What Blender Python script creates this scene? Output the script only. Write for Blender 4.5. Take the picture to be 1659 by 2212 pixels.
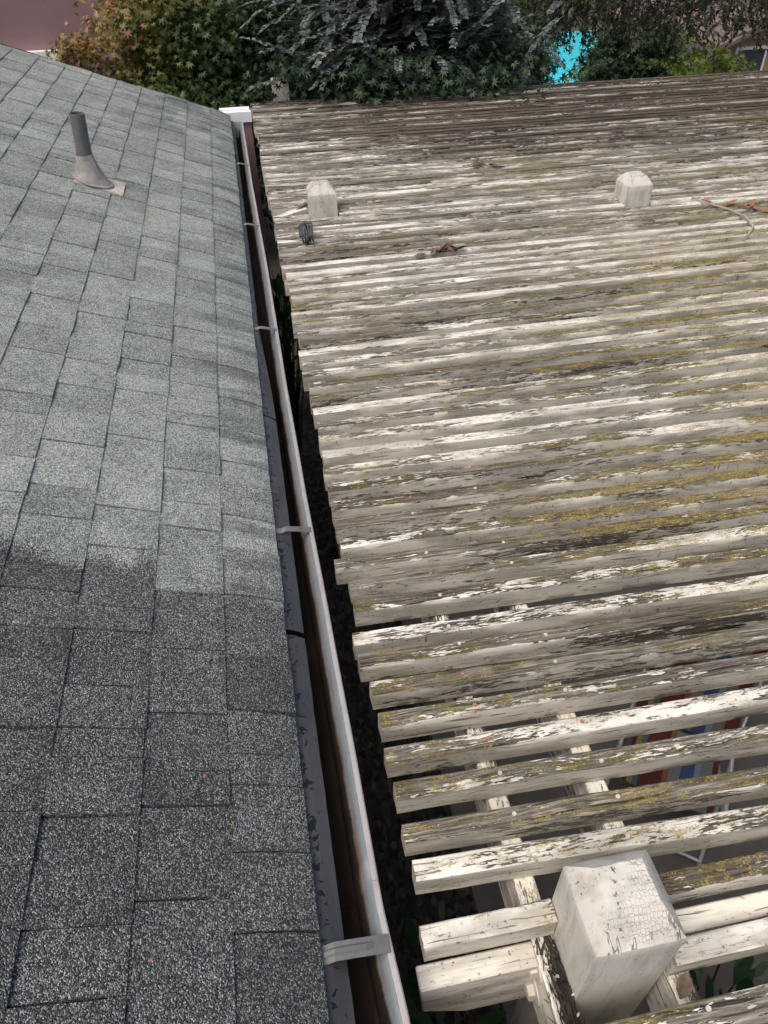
import bpy, bmesh, math, random
import numpy as np
from mathutils import Vector, Matrix, noise as mnoise

random.seed(7); RNG = np.random.default_rng(7)
S = bpy.context.scene
for o in list(bpy.data.objects): bpy.data.objects.remove(o)
C = S.collection

# ------------------------------------------------------------------ camera
CAM_Z = 3.75
F_PX, CX, CY = 1572., 829.5, 1106.
cam = bpy.data.cameras.new('camera'); camo = bpy.data.objects.new('camera', cam); C.objects.link(camo)
cam.sensor_fit = 'VERTICAL'; cam.sensor_height = 36.; cam.lens = 36. * F_PX / 2212.
cam.clip_start = .02; cam.clip_end = 1500
ROT = Matrix(((0.98300142, 0.13447945, -0.12499398), (-0.18272314, 0.65020352, -0.73746026), (-0.01790172, 0.74776378, 0.66372348)))
camo.matrix_world = Matrix.Translation((0, 0, CAM_Z)) @ ROT.to_4x4()
S.camera = camo
S.render.resolution_x, S.render.resolution_y = 768, 1024
# ------------------------------------------------------------------ world, sun, exposure
SUN_EL, SUN_AZ = math.radians(63), math.radians(-126)      # azimuth from +Y towards +X
wd = bpy.data.worlds.new('World'); S.world = wd; wd.use_nodes = True
nt = wd.node_tree; bg = nt.nodes['Background']
sky = nt.nodes.new('ShaderNodeTexSky'); sky.sky_type = 'NISHITA'; sky.sun_disc = False
sky.sun_elevation = SUN_EL; sky.sun_rotation = SUN_AZ; sky.dust_density = 6.; sky.air_density = 1.0; sky.ozone_density = .6
nt.links.new(sky.outputs[0], bg.inputs[0]); bg.inputs[1].default_value = .115
sl = bpy.data.lights.new('sun', 'SUN'); sl.energy = 1.25; sl.angle = math.radians(32); sl.color = (1., .97, .92)
so = bpy.data.objects.new('sun', sl); C.objects.link(so)
sd = Vector((math.sin(SUN_AZ) * math.cos(SUN_EL), math.cos(SUN_AZ) * math.cos(SUN_EL), math.sin(SUN_EL)))
so.rotation_euler = sd.to_track_quat('Z', 'Y').to_euler(); so.location = (0, 0, 12)
S.view_settings.view_transform = 'Standard'; S.view_settings.look = 'None'
S.view_settings.gamma = 1; S.view_settings.use_curve_mapping = False
S.view_settings.exposure = 0.45
S.cycles.max_bounces = 5; S.cycles.diffuse_bounces = 3; S.cycles.glossy_bounces = 2; S.cycles.transmission_bounces = 2

# ------------------------------------------------------------------ helpers
def link(o, parent=None):
    C.objects.link(o)
    if parent is not None: o.parent = parent
    return o
def mesh(name, v, f, mat, smooth=None):
    me = bpy.data.meshes.new(name); me.from_pydata([tuple(p) for p in v], [], f)
    for m in (mat if isinstance(mat, (list, tuple)) else [mat]): me.materials.append(m)
    if smooth is not None:
        me.polygons.foreach_set('use_smooth', [True] * len(me.polygons))
        me.set_sharp_from_angle(angle=math.radians(smooth))
    me.update(); return me
def obj(name, v, f, mat, parent=None, loc=(0, 0, 0), rot=(0, 0, 0), smooth=None):
    o = bpy.data.objects.new(name, mesh(name, v, f, mat, smooth)); o.location = loc; o.rotation_euler = rot
    return link(o, parent)
def empty(name, loc=(0, 0, 0)):
    o = bpy.data.objects.new(name, None); o.location = loc; o.empty_display_size = .1; return link(o)
def tag(o, label=None, cat=None, group=None, kind=None):
    if label: o['label'] = label
    if cat: o['category'] = cat
    if group: o['group'] = group
    if kind: o['kind'] = kind
    return o
def box(x0, x1, y0, y1, z0, z1):
    v = [(x, y, z) for z in (z0, z1) for y in (y0, y1) for x in (x0, x1)]
    f = [(0, 2, 3, 1), (4, 5, 7, 6), (0, 1, 5, 4), (2, 6, 7, 3), (0, 4, 6, 2), (1, 3, 7, 5)]
    return v, f
def bevbox(name, dims, mat, parent=None, b=.003, loc=(0, 0, 0), rot=(0, 0, 0)):
    bm = bmesh.new(); v, f = box(*dims)
    bv = [bm.verts.new(p) for p in v]
    for q in f: bm.faces.new([bv[i] for i in q])
    bmesh.ops.bevel(bm, geom=bm.edges[:], offset=b, segments=1, affect='EDGES', profile=.5)
    me = bpy.data.meshes.new(name); bm.to_mesh(me); bm.free(); me.materials.append(mat)
    o = bpy.data.objects.new(name, me); o.location = loc; o.rotation_euler = rot
    return link(o, parent)
class MB:
    def __init__(s): s.v = []; s.f = []
    def add(s, v, f):
        n = len(s.v); s.v += [tuple(p) for p in v]; s.f += [tuple(i + n for i in q) for q in f]
    def tube(s, pts, rad, n=6, cap=True):
        pts = [Vector(p) for p in pts]; base = len(s.v); up = Vector((.13, .37, .92))
        for i, p in enumerate(pts):
            t = (pts[min(i + 1, len(pts) - 1)] - pts[max(i - 1, 0)]).normalized()
            a = t.cross(up); a = a.normalized() if a.length > 1e-4 else Vector((1, 0, 0)); b = t.cross(a)
            r = rad[i] if isinstance(rad, (list, tuple)) else rad
            for k in range(n):
                an = 2 * math.pi * k / n; s.v.append(tuple(p + a * r * math.cos(an) + b * r * math.sin(an)))
        for i in range(len(pts) - 1):
            for k in range(n):
                q = base + i * n; s.f.append((q + k, q + (k + 1) % n, q + n + (k + 1) % n, q + n + k))
        if cap:
            s.f.append(tuple(base + k for k in range(n))[::-1]); q = base + (len(pts) - 1) * n
            s.f.append(tuple(q + k for k in range(n)))
    def build(s, name, mat, parent=None, smooth=None, **k): return obj(name, s.v, s.f, mat, parent, smooth=smooth, **k)
def leafshape(c, L, W, yaw, pitch, curl, roll=0.):
    R_ = Matrix.Rotation(yaw, 3, 'Z') @ Matrix.Rotation(pitch, 3, 'Y') @ Matrix.Rotation(roll, 3, 'X'); v = []
    for t_, w_ in ((0, .05), (.25, .8), (.55, 1.), (.8, .6), (1., .03)):
        for e in (-1, 0, 1): v.append(Vector(c) + R_ @ Vector((L * t_, W * w_ * e * .5, curl * W * (abs(e) * w_ * .5) + curl * .3 * L * t_ * t_)))
    f = []
    for j in range(4): q = j * 3; f += [(q, q + 1, q + 4, q + 3), (q + 1, q + 2, q + 5, q + 4)]
    return v, f
def solid(o, t_=.0008): md = o.modifiers.new('thick', 'SOLIDIFY'); md.thickness = t_; return o
def smoothstep(a, b, x):
    t = max(0, min(1, (x - a) / (b - a))); return t * t * (3 - 2 * t)
def interp(x, xs, ys): return float(np.interp(x, xs, ys))

# ------------------------------------------------------------------ node helper
class NT:
    def __init__(s, name):
        s.m = bpy.data.materials.new(name); s.m.use_nodes = True; s.t = s.m.node_tree
        s.b = s.t.nodes['Principled BSDF']
    def put(s, sock, val):
        if isinstance(val, bpy.types.NodeSocket): s.t.links.new(val, sock)
        elif val is not None:
            if hasattr(sock.default_value, '__len__') and not hasattr(val, '__len__'): val = [val] * len(sock.default_value)
            if hasattr(val, '__len__') and hasattr(sock.default_value, '__len__') and len(sock.default_value) == 4 and len(val) == 3: val = (*val, 1)
            sock.default_value = val
    def n(s, typ, ins=None, **props):
        nd = s.t.nodes.new('ShaderNode' + typ)
        for k, v in props.items(): setattr(nd, k, v)
        for k, v in (ins or {}).items(): s.put(nd.inputs[k], v)
        return nd
    def math(s, op, a, b=None, clamp=False):
        nd = s.n('Math', {0: a, 1: b}, operation=op); nd.use_clamp = clamp; return nd.outputs[0]
    def add(s, a, b): return s.math('ADD', a, b)
    def mul(s, a, b): return s.math('MULTIPLY', a, b)
    def sub(s, a, b): return s.math('SUBTRACT', a, b)
    def step(s, x, lo, hi, olo=0., ohi=1.):
        nd = s.n('MapRange', {0: x, 1: lo, 2: hi, 3: olo, 4: ohi}, interpolation_type='SMOOTHSTEP'); return nd.outputs[0]
    def lin(s, x, lo, hi, olo=0., ohi=1.):
        nd = s.n('MapRange', {0: x, 1: lo, 2: hi, 3: olo, 4: ohi}); return nd.outputs[0]
    def mix(s, fac, a, b, mode='MIX'):
        nd = s.n('Mix', None, data_type='RGBA', blend_type=mode)
        s.put(nd.inputs[0], fac); s.put(nd.inputs[6], a); s.put(nd.inputs[7], b); return nd.outputs[2]
    def pos(s): return s.n('NewGeometry').outputs['Position']
    def nor(s): return s.n('NewGeometry').outputs['Normal']
    def objc(s): return s.n('TexCoord').outputs['Object']
    def xyz(s, v): return s.n('SeparateXYZ', {0: v}).outputs
    def map(s, v, sc=(1, 1, 1), loc=(0, 0, 0), rot=(0, 0, 0)):
        return s.n('Mapping', {0: v, 1: loc, 2: rot, 3: sc}).outputs[0]
    def noise(s, v, sc=1., det=3., ro=.55, dist=0.):
        return s.n('TexNoise', {'Vector': v, 'Scale': sc, 'Detail': det, 'Roughness': ro, 'Distortion': dist}).outputs
    def vor(s, v, sc=1., feat='F1', rnd=1.):
        return s.n('TexVoronoi', {'Vector': v, 'Scale': sc, 'Randomness': rnd}, feature=feat).outputs
    def ramp(s, fac, stops):
        nd = s.n('ValToRGB', {0: fac}); e = nd.color_ramp.elements
        while len(e) > len(stops): e.remove(e[-1])
        while len(e) < len(stops): e.new(.5)
        for el, (p, c) in zip(e, stops): el.position = p; el.color = (*c, 1) if len(c) == 3 else c
        return nd.outputs[0]
    def attr(s, name, typ='GEOMETRY'): return s.n('Attribute', None, attribute_name=name, attribute_type=typ).outputs
    def rand(s): return s.n('ObjectInfo').outputs['Random']
    def bump(s, h, strength=.5, dist=.002, prev=None):
        nd = s.n('Bump', {'Height': h, 'Strength': strength, 'Distance': dist})
        if prev is not None: s.put(nd.inputs['Normal'], prev)
        return nd.outputs[0]
    def out(s, col=None, rough=None, metal=None, normal=None, **k):
        for nm, v in (('Base Color', col), ('Roughness', rough), ('Metallic', metal), ('Normal', normal)):
            if v is not None: s.put(s.b.inputs[nm], v)
        for nm, v in k.items(): s.put(s.b.inputs[nm], v)
        return s.m
def plain(name, col, rough=.6, metal=0., var=.15, scale=20.):
    t = NT(name); n = t.noise(t.pos(), scale, 4)[0]
    c = t.mix(t.lin(n, .3, .7), [x * (1 - var) for x in col], [min(1, x * (1 + var)) for x in col])
    return t.out(c, rough, metal, t.bump(n, .15, .002))

# ------------------------------------------------------------------ materials
def m_shingle():
    t = NT('asphalt_shingle'); p = t.pos(); px, py, pz = t.xyz(p); rnd = t.attr('tab')[2]
    v = t.vor(p, 470.); g = t.xyz(v['Color'])[0]
    v2 = t.vor(t.map(p, loc=(3, 1, 2)), 760.); g2 = t.xyz(v2['Color'])[1]
    gm = t.add(t.mul(g, .62), t.mul(g2, .38))
    big = t.noise(p, 9., 4, .6)[0]; mid = t.noise(p, 38., 3, .6)[0]
    # drying line across the roof: damp below, dry above
    line = t.add(t.sub(1.06, t.mul(px, .28)), t.add(t.mul(t.sub(t.noise(p, 7.5, 3)[0], .5), .24), t.mul(t.sub(rnd, .5), .085)))
    wet = t.step(t.sub(line, t.add(py, t.mul(t.sub(g, .5), .035))), -.02, .03)
    sh = t.add(t.mul(t.sub(rnd, .5), .16), t.add(t.mul(t.sub(big, .5), .35), t.mul(t.sub(mid, .5), .25)))
    fac_dry = t.add(gm, sh); fac_wet = t.add(gm, t.mul(sh, .6))
    dry = t.ramp(fac_dry, [(0.05, (.07, .075, .08)), (.34, (.19, .205, .205)), (.52, (.35, .375, .365)), (.70, (.55, .58, .555)), (.9, (.78, .80, .76))])
    wetc = t.ramp(fac_wet, [(0., (.018, .020, .023)), (.38, (.044, .047, .053)), (.56, (.092, .099, .101)), (.72, (.19, .205, .20)), (.86, (.34, .36, .345)), (1., (.55, .57, .53))])
    # brownish granule blend on some tabs
    brown = t.step(t.noise(t.map(p, loc=(5, 3, 1)), 5., 2)[0], .5, .68)
    dry = t.mix(t.mul(brown, .45), dry, t.mix(1., dry, (.95, .86, .84), 'MULTIPLY'))
    # algae streaks by the eave and at the far corner
    st = t.noise(t.map(p, (1.6, 16., 1.6)), 1., 4, .6)[0]
    near_eave = t.step(px, -.30, -.10)
    stain = t.mul(t.step(t.add(st, t.mul(near_eave, .16)), .60, .78), t.lin(near_eave, 0, 1, .15, .75))
    far = t.mul(t.step(py, 4.1, 5.0), t.mul(t.step(px, -.75, -.3), t.step(t.noise(p, 5., 3)[0], .42, .6)))
    stain = t.math('MAXIMUM', stain, t.mul(far, .7))
    dry = t.mix(1., dry, (.87, .90, .875), 'MULTIPLY')
    butt = t.step(t.xyz(t.n('NewGeometry').outputs['True Normal'])[0], .6, .8)
    dry = t.mix(t.mul(butt, .55), dry, (.50, .49, .46))
    dry = t.mix(stain, dry, t.mix(1., dry, (.42, .45, .47), 'MULTIPLY'))
    col = t.mix(wet, dry, wetc)
    # ochre lichen crumbs
    lic = t.mul(t.step(t.noise(t.map(p, loc=(9, 9, 9)), 130., 2)[0], .68, .74), t.step(t.noise(p, 4., 2)[0], .52, .66))
    col = t.mix(t.mul(lic, .7), col, (.36, .29, .12))
    h = t.add(t.mul(v['Distance'], -120.), t.mul(gm, 1.))
    rough = t.lin(wet, 0, 1, .93, .72)
    return t.out(col, rough, 0., t.bump(h, .55, .0016), **{'Specular IOR Level': .25})

def m_painted_wood(name, kind):
    """white paint peeling from grey weathered timber; lichen on upper faces"""
    t = NT(name); p = t.pos(); px, py, pz = t.xyz(p); nx, ny, nz = t.xyz(t.nor())
    along_x = kind in ('slat', 'xbeam')
    def st(v, a, b):   # stretch along the grain
        return (a, b, b) if along_x else ((b, a, b) if kind == 'ybeam' else (b, b, a))
    rnd = t.rand(); off = t.n('CombineXYZ', {0: t.mul(rnd, 37.), 1: t.mul(rnd, 11.), 2: t.mul(rnd, 53.)}).outputs[0]
    q = t.n('VectorMath', {0: p, 1: off}, operation='ADD').outputs[0]
    warp = t.noise(q, 6., 2)['Color']
    qw = t.n('VectorMath', {0: q, 1: t.n('VectorMath', {0: warp, 3: .02}, operation='SCALE').outputs[0]}, operation='ADD').outputs[0]
    grain = t.noise(t.map(qw, st(0, 5., 210.)), 1., 4, .64)[0]
    fine = t.noise(t.map(qw, st(0, 16., 620.)), 1., 3, .6)[0]
    crack = t.step(t.noise(t.map(qw, st(0, 3., 120.), loc=(4, 7, 2)), 1., 4, .65)[0], .60, .68)
    up = t.step(nz, .35, .75)
    # ---- bare timber
    gcol = t.ramp(t.add(t.mul(grain, .7), t.mul(fine, .3)), [(.36, (.028, .024, .021)), (.44, (.10, .089, .078)), (.52, (.19, .175, .155)), (.62, (.37, .345, .315))])
    tone = t.noise(t.map(q, st(0, .9, 9.), loc=(2, 2, 8)), 1., 2)[0]
    gcol = t.mix(t.step(tone, .42, .66), gcol, t.mix(1., gcol, (.52, .48, .47), 'MULTIPLY'))
    rust = t.step(t.noise(t.map(q, st(0, 4., 45.), loc=(1, 8, 3)), 1., 2)[0], .74, .80)
    gcol = t.mix(t.mul(rust, .6), gcol, (.20, .085, .04))
    gcol = t.mix(t.mul(crack, .85), gcol, (.018, .015, .013))
    gcol = t.mix(1., gcol, (1.0, .975, .90), 'MULTIPLY')
    # ---- paint left on it
    bias = t.attr('paint', 'OBJECT')[2]
    a = t.noise(t.map(qw, st(0, 9.5, 56.)), 1., 5, .68, .4)[0]
    b = t.noise(t.map(qw, st(0, 34., 240.), loc=(6, 1, 4)), 1., 4, .70)[0]
    c = t.noise(t.map(q, st(0, 1.7, 9.), loc=(3, 9, 1)), 1., 3)[0]
    f = t.add(t.add(t.mul(a, .52), t.mul(b, .48)), t.mul(t.sub(c, .5), .62))
    f = t.add(f, t.sub(bias, .5))
    if kind == 'slat':
        f = t.add(f, t.lin(up, 0, 1, .15, -.008))
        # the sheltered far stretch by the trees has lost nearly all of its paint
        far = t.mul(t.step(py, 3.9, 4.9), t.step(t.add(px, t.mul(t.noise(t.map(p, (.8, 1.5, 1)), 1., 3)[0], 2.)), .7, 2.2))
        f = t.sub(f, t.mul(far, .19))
        gcol = t.mix(t.mul(far, .9), gcol, t.mix(1., gcol, (.45, .38, .35), 'MULTIPLY'))  # brown weathered timber, its colour darkened further for the shade of the trees
    else:
        f = t.add(f, .16 if kind != 'post' else .34)
    paint = t.step(f, .505, .525)
    flake_shade = t.sub(t.step(f, .482, .502), paint)
    dirt = t.noise(t.map(q, st(0, 5., 22.), loc=(7, 7, 7)), 1., 3, .6)[0]
    pc = t.mix(t.step(dirt, .40, .62), (.80, .765, .68), (.50, .47, .41))
    pc = t.mix(t.lin(up, 0, 1, .0, .6), t.mix(1., pc, (.83, .81, .77), 'MULTIPLY'), pc) if kind == 'slat' else pc  # side faces tinted darker, their weaker light put into the paint colour
    speck = t.step(t.noise(t.map(q, loc=(5, 5, 5)), 105., 3, .6)[0], .62, .67)
    pc = t.mix(t.mul(speck, t.step(dirt, .35, .6)), pc, (.16, .12, .085))
    spl = t.mul(0. if kind == 'post' else 1., t.step(t.noise(t.map(qw, st(0, 3., 190.), loc=(8, 2, 6)), 1., 3, .6)[0], .62, .66))
    pc = t.mix(t.mul(spl, .9), pc, (.13, .11, .095))
    if kind == 'post':
        pc = t.mix(t.step(dirt, .42, .66), (.62, .59, .525), (.47, .445, .395))
        pc = t.mix(t.mul(speck, t.step(dirt, .40, .6)), pc, (.20, .165, .13))
        # alligatored paint on the cap
        cv = t.n('TexVoronoi', {'Vector': t.map(qw, (1.15, .75, 1.)), 'Scale': 150., 'Randomness': .45}, feature='DISTANCE_TO_EDGE').outputs['Distance']
        rid = t.math('ABSOLUTE', t.sub(t.noise(t.map(qw, (26., 6., 9.), loc=(2, 3, 4)), 1., 4, .6)[0], .5))
        reg = t.step(t.noise(q, 14., 2)[0], .40, .56)
        ck = t.math('MAXIMUM', t.mul(t.step(cv, .05, .015), t.mul(reg, .42)), t.mul(t.step(rid, .011, .004), .85))
        ck = t.mul(ck, t.step(nz, .5, .8))
        ckv = t.mul(t.step(t.noise(t.map(qw, (34., 34., 1.2), loc=(1, 6, 2)), 1., 3)[0], .73, .745), t.step(nz, .5, .2))
        ck = t.math('MAXIMUM', ck, t.mul(ckv, .8))
        pc = t.mix(ck, pc, (.075, .06, .065))
    col = t.mix(t.mul(flake_shade, .7), t.mix(paint, gcol, pc), (.035, .028, .024))  # dark rim round the paint flakes stands in for their shadow
    rough = t.lin(paint, 0, 1, .9, .55)
    h = t.add(t.add(t.mul(grain, .9), t.mul(fine, .35)), t.mul(crack, -1.2))
    h = t.mul(h, t.lin(paint, 0, 1, 1., .30)); h = t.add(h, t.mul(paint, .75))
    if kind == 'post': h = t.sub(h, t.mul(ck, .8))
    # ---- lichen and moss
    if kind in ('slat', 'ybeam'):
        reg = t.noise(t.map(p, (1.1, 1.6, 1.), loc=(1, 2, 3)), 1., 3)[0]
        lx = t.add(t.lin(px, .1, 1.6, -.015, .125), t.lin(py, 2.6, 4.8, .0, -.20))
        olive = t.step(t.add(t.add(t.noise(t.map(q, st(0, 9., 34.), loc=(2, 5, 5)), 1., 4, .7)[0], lx), t.mul(t.sub(reg, .5), .5)), .45, .62)
        olive = t.mul(olive, t.mul(t.lin(up, 0, 1, .22, 1.), t.lin(paint, 0, 1, .9, .30)))
        oc = t.ramp(t.noise(q, 160., 3)[0], [(.3, (.045, .040, .012)), (.55, (.12, .10, .030)), (.72, (.21, .17, .05))])
        col = t.mix(t.mul(olive, .74), col, oc)
        yel = t.step(t.add(t.add(t.noise(t.map(q, st(0, 26., 70.), loc=(9, 1, 2)), 1., 3, .65)[0], t.mul(lx, .9)), t.mul(t.sub(reg, .5), .55)), .56, .64)
        yel = t.mul(yel, t.mul(t.lin(up, 0, 1, .05, 1.), t.step(t.noise(q, 240., 2)[0], .42, .55)))
        col = t.mix(t.mul(yel, .72), col, t.ramp(t.noise(q, 300., 2)[0], [(.35, (.22, .155, .04)), (.65, (.42, .33, .10))]))
        org = t.mul(t.step(t.add(t.noise(t.map(q, st(0, 40., 60.), loc=(4, 4, 4)), 1., 3)[0], t.mul(lx, .5)), .73, .77), up)
        col = t.mix(t.mul(org, .8), col, (.24, .085, .03))
        drip = t.mul(t.step(t.noise(t.map(q, (70., 70., 14.)), 1., 4, .6)[0], .60, .68), t.step(t.add(reg, t.mul(lx, 1.3)), .55, .75))
        drip = t.mul(drip, t.lin(up, 0, 1, .8, .25))
        col = t.mix(drip, col, (.095, .075, .035))
        h = t.add(h, t.mul(t.math('MAXIMUM', olive, yel), .5)); rough = t.add(rough, t.mul(olive, .2))
    return t.out(col, rough, 0., t.bump(h, .9, .0022), **{'Specular IOR Level': .3})

def m_galv(name, rust_amt, base=(.50, .54, .57), metal=.55):
    t = NT(name); p = t.pos(); v = t.xyz(t.vor(t.map(p, (1, .55, 1)), 90.)['Color'])[0]
    n = t.noise(p, 12., 5, .6)[0]; n2 = t.noise(t.map(p, (60., 5., 30.)), 1., 5, .65)[0]
    c = t.mix(t.mul(v, .35), base, [x * .72 for x in base]); c = t.mix(t.mul(t.step(n, .45, .7), .5), c, [x * .62 for x in base])
    r = t.step(t.add(t.mul(n2, .6), t.mul(t.noise(p, 5., 4)[0], .4)), .66 - rust_amt, .78 - rust_amt)
    c = t.mix(t.mul(r, .75), c, t.mix(n, (.24, .13, .09), (.42, .30, .25)))
    return t.out(c, t.lin(n, .3, .7, .42, .62), t.lin(r, 0, 1, metal, .05), t.bump(t.add(n2, v), .12, .001))
def m_gutter_in():
    t = NT('gutter_inside'); p = t.pos(); px, py, pz = t.xyz(p); n = t.noise(t.map(p, (40., 7., 40.)), 1., 5, .65)[0]
    lvl = t.add(pz, t.mul(t.sub(t.noise(t.map(p, (1, 9., 1)), 1., 5, .7)[0], .5), .035))
    mud = t.step(lvl, 2.458, 2.444)                       # silt line inside the trough
    c = t.mix(t.mul(t.xyz(t.vor(p, 100.)['Color'])[0], .4), (.21, .235, .25), (.13, .15, .165))
    rim = t.mul(t.step(lvl, 2.476, 2.454), t.step(n, .42, .6)); c = t.mix(t.mul(rim, .75), c, (.17, .085, .05))
    c = t.mix(mud, c, t.mix(n, (.008, .006, .005), (.034, .023, .017)))
    return t.out(c, t.lin(mud, 0, 1, .5, .8), t.lin(mud, 0, 1, .35, 0.), t.bump(n, .3, .002), **{'Specular IOR Level': t.lin(mud, 0, 1, .5, .12)})
def m_apron():
    t = NT('dark_flashing'); p = t.pos(); n = t.noise(t.map(p, (12., 4., 12.)), 1., 4)[0]
    px = t.xyz(p)[0]
    d = t.noise(p, 70., 3, .5, .6)[0]
    tar = t.mul(t.step(t.add(d, t.step(px, -.018, -.034, 0., .14)), .69, .71), 1.)
    c = t.mix(t.step(n, .35, .65), (.042, .041, .043), (.062, .057, .058))
    c = t.mix(tar, c, (.006, .006, .007)); c = t.mix(t.mul(t.step(t.noise(p, 8., 3)[0], .62, .72), .35), c, (.17, .10, .085))
    return t.out(c, t.lin(n, .3, .7, .22, .36), .0, t.bump(t.add(n, t.mul(tar, .5)), .15, .002), **{'Specular IOR Level': .6})
def m_stucco(name, col):
    t = NT(name); p = t.pos(); n = t.noise(p, 55., 5, .65)[0]; b = t.noise(p, 1.3, 4, .6)[0]
    c = t.mix(t.lin(b, .3, .7), [x * .9 for x in col], [x * 1.08 for x in col])
    return t.out(c, .95, 0., t.bump(n, .5, .006), **{'Specular IOR Level': .15})
def m_leaf(name, stops, transl=.25, rough=.55):
    t = NT(name); a = t.attr('leaf')[2]
    c = t.ramp(a, stops); n = t.noise(t.pos(), 45., 2)[0]
    c = t.mix(t.lin(n, .3, .7), t.mix(1., c, (.8, .8, .8), 'MULTIPLY'), c)
    t.out(c, rough, 0.)
    tr = t.n('BsdfTranslucent', {0: t.mix(1., c, (1.25, 1.3, .7), 'MULTIPLY')}); mx = t.n('MixShader', {0: transl, 1: t.b.outputs[0], 2: tr.outputs[0]})
    o = [n for n in t.t.nodes if n.type == 'OUTPUT_MATERIAL'][0]; t.t.links.new(mx.outputs[0], o.inputs[0]); return t.m
def m_bark(name, col):
    t = NT(name); p = t.pos(); n = t.noise(t.map(p, (30., 30., 6.)), 1., 5, .65)[0]
    return t.out(t.ramp(n, [(.3, [x * .45 for x in col]), (.7, [x * 1.3 for x in col])]), .95, 0., t.bump(n, .6, .01))
def m_ground():
    t = NT('garden_ground'); p = t.pos(); n = t.noise(p, 1.5, 6, .6)[0]; f = t.noise(p, 45., 5, .65)[0]
    c = t.ramp(t.add(t.mul(n, .55), t.mul(f, .45)), [(.3, (.022, .019, .014)), (.5, (.06, .05, .036)), (.62, (.075, .085, .03)), (.75, (.17, .15, .10))])
    return t.out(c, .95, 0., t.bump(f, .6, .02))
def m_soil():
    t = NT('leaf_litter_soil'); p = t.pos(); v = t.xyz(t.vor(t.map(p, (1, .6, 1)), 42.)['Color'])
    n = t.noise(p, 14., 5, .65)[0]
    c = t.ramp(t.mul(t.add(v[0], n), .5), [(.25, (.010, .009, .008)), (.5, (.035, .031, .026)), (.70, (.07, .06, .045)), (.90, (.20, .16, .09))])
    return t.out(c, .95, 0., t.bump(t.add(n, v[0]), .8, .02))
def m_concrete():
    t = NT('patio_concrete'); p = t.pos(); n = t.noise(p, 3., 6, .6)[0]; f = t.noise(p, 120., 3)[0]
    c = t.mix(t.lin(n, .3, .7), (.11, .10, .092), (.18, .165, .15)); c = t.mix(t.step(f, .6, .75), c, (.14, .13, .12))
    return t.out(c, .9, 0., t.bump(f, .2, .003))
def m_stripe():
    t = NT('striped_canvas'); x = t.xyz(t.objc())[0]
    f = t.math('FRACT', t.add(t.mul(x, 2.3), .32)); nd = t.n('ValToRGB', {0: f}); r = nd.color_ramp; r.interpolation = 'CONSTANT'
    cols = [(0, (.10, .02, .018)), (.24, (.22, .09, .04)), (.30, (.17, .17, .17)), (.42, (.04, .07, .17)), (.56, (.17, .24, .30)), (.62, (.16, .16, .155)), (.74, (.10, .02, .018)), (.88, (.26, .22, .05)), (.94, (.06, .14, .11))]
    while len(r.elements) < len(cols): r.elements.new(.5)
    for e, (q, c) in zip(r.elements, cols): e.position = q; e.color = (*c, 1)
    return t.out(nd.outputs[0], .8, 0.)
def m_water():
    t = NT('pool_water'); n = t.noise(t.map(t.pos(), (1.2, 2.5, 1)), 1., 3)[0]
    return t.out(t.mix(n, (.05, .62, .80), (.10, .74, .88)), .12, 0., t.bump(n, .25, .05))
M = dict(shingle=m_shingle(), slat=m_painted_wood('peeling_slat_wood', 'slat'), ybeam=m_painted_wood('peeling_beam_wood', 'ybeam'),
         xbeam=m_painted_wood('painted_beam_wood', 'xbeam'), post=m_painted_wood('crackled_post_paint', 'post'),
         galv=m_galv('galvanised_steel', .0), rim=m_galv('galvanised_rim', .14, (.36, .345, .34), .15), strap=m_galv('strap_steel', .09, (.17, .17, .17), .3),
         gin=m_gutter_in(), apron=m_apron(), mauve=m_stucco('mauve_stucco', (.27, .175, .182)), brown=m_stucco('brown_stucco', (.15, .085, .08)),
         white=plain('white_trim', (.80, .80, .79), .5, var=.05), pipe=plain('grey_pipe', (.115, .115, .12), .6, var=.15), boot=plain('boot_metal', (.27, .255, .245), .65, var=.25, scale=30),
         plate=plain('flashing_plate', (.50, .45, .39), .7, var=.22, scale=25), rot=plain('rotted_fibre', (.036, .028, .023), .95, var=.6, scale=60), cable=plain('black_cable', (.055, .058, .062), .6),
         ground=m_ground(), soil=m_soil(), concrete=m_concrete(), stripe=m_stripe(), water=m_water(), screw=plain('painted_screw', (.50, .47, .41), .65), rust=plain('rusty_screw', (.32, .15, .08), .8, var=.4, scale=200),
         dryleaf=plain('dry_leaf', (.13, .095, .07), .85, var=.4, scale=60), redleaf=plain('russet_leaf', (.30, .12, .065), .8, var=.3, scale=60), twig=plain('pale_twig', (.36, .32, .26), .85),
         bark=m_bark('grey_bark', (.10, .085, .07)), darkbark=m_bark('dark_bark', (.05, .042, .036)), peach=m_stucco('peach_stucco', (.34, .22, .155)), tile=plain('clay_tile', (.15, .105, .098), .8, var=.3, scale=9),
         glass=plain('window_glass', (.05, .06, .07), .08, var=.1), alu=plain('chair_frame', (.62, .63, .65), .4, .3), dark=plain('dark_tool', (.03, .045, .06), .5), orange=plain('orange_grip', (.75, .25, .07), .5),
         deck=plain('roof_deck', (.05, .048, .046), .9), fence=plain('dark_fence_board', (.05, .045, .04), .9, var=.3))
M['maple'] = m_leaf('maple_leaf', [(0, (.020, .042, .016)), (.35, (.045, .085, .022)), (.6, (.105, .135, .03)), (.8, (.24, .19, .05)), (.92, (.36, .17, .07)), (1, (.42, .24, .14))], .22)
M['maple_shaded'] = m_leaf('shaded_maple_leaf', [(0, (.014, .032, .018)), (.5, (.028, .060, .026)), (.85, (.06, .10, .03)), (1, (.13, .13, .04))], .2)  # darker greens with the deep shade of the foliage put into the colour
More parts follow.
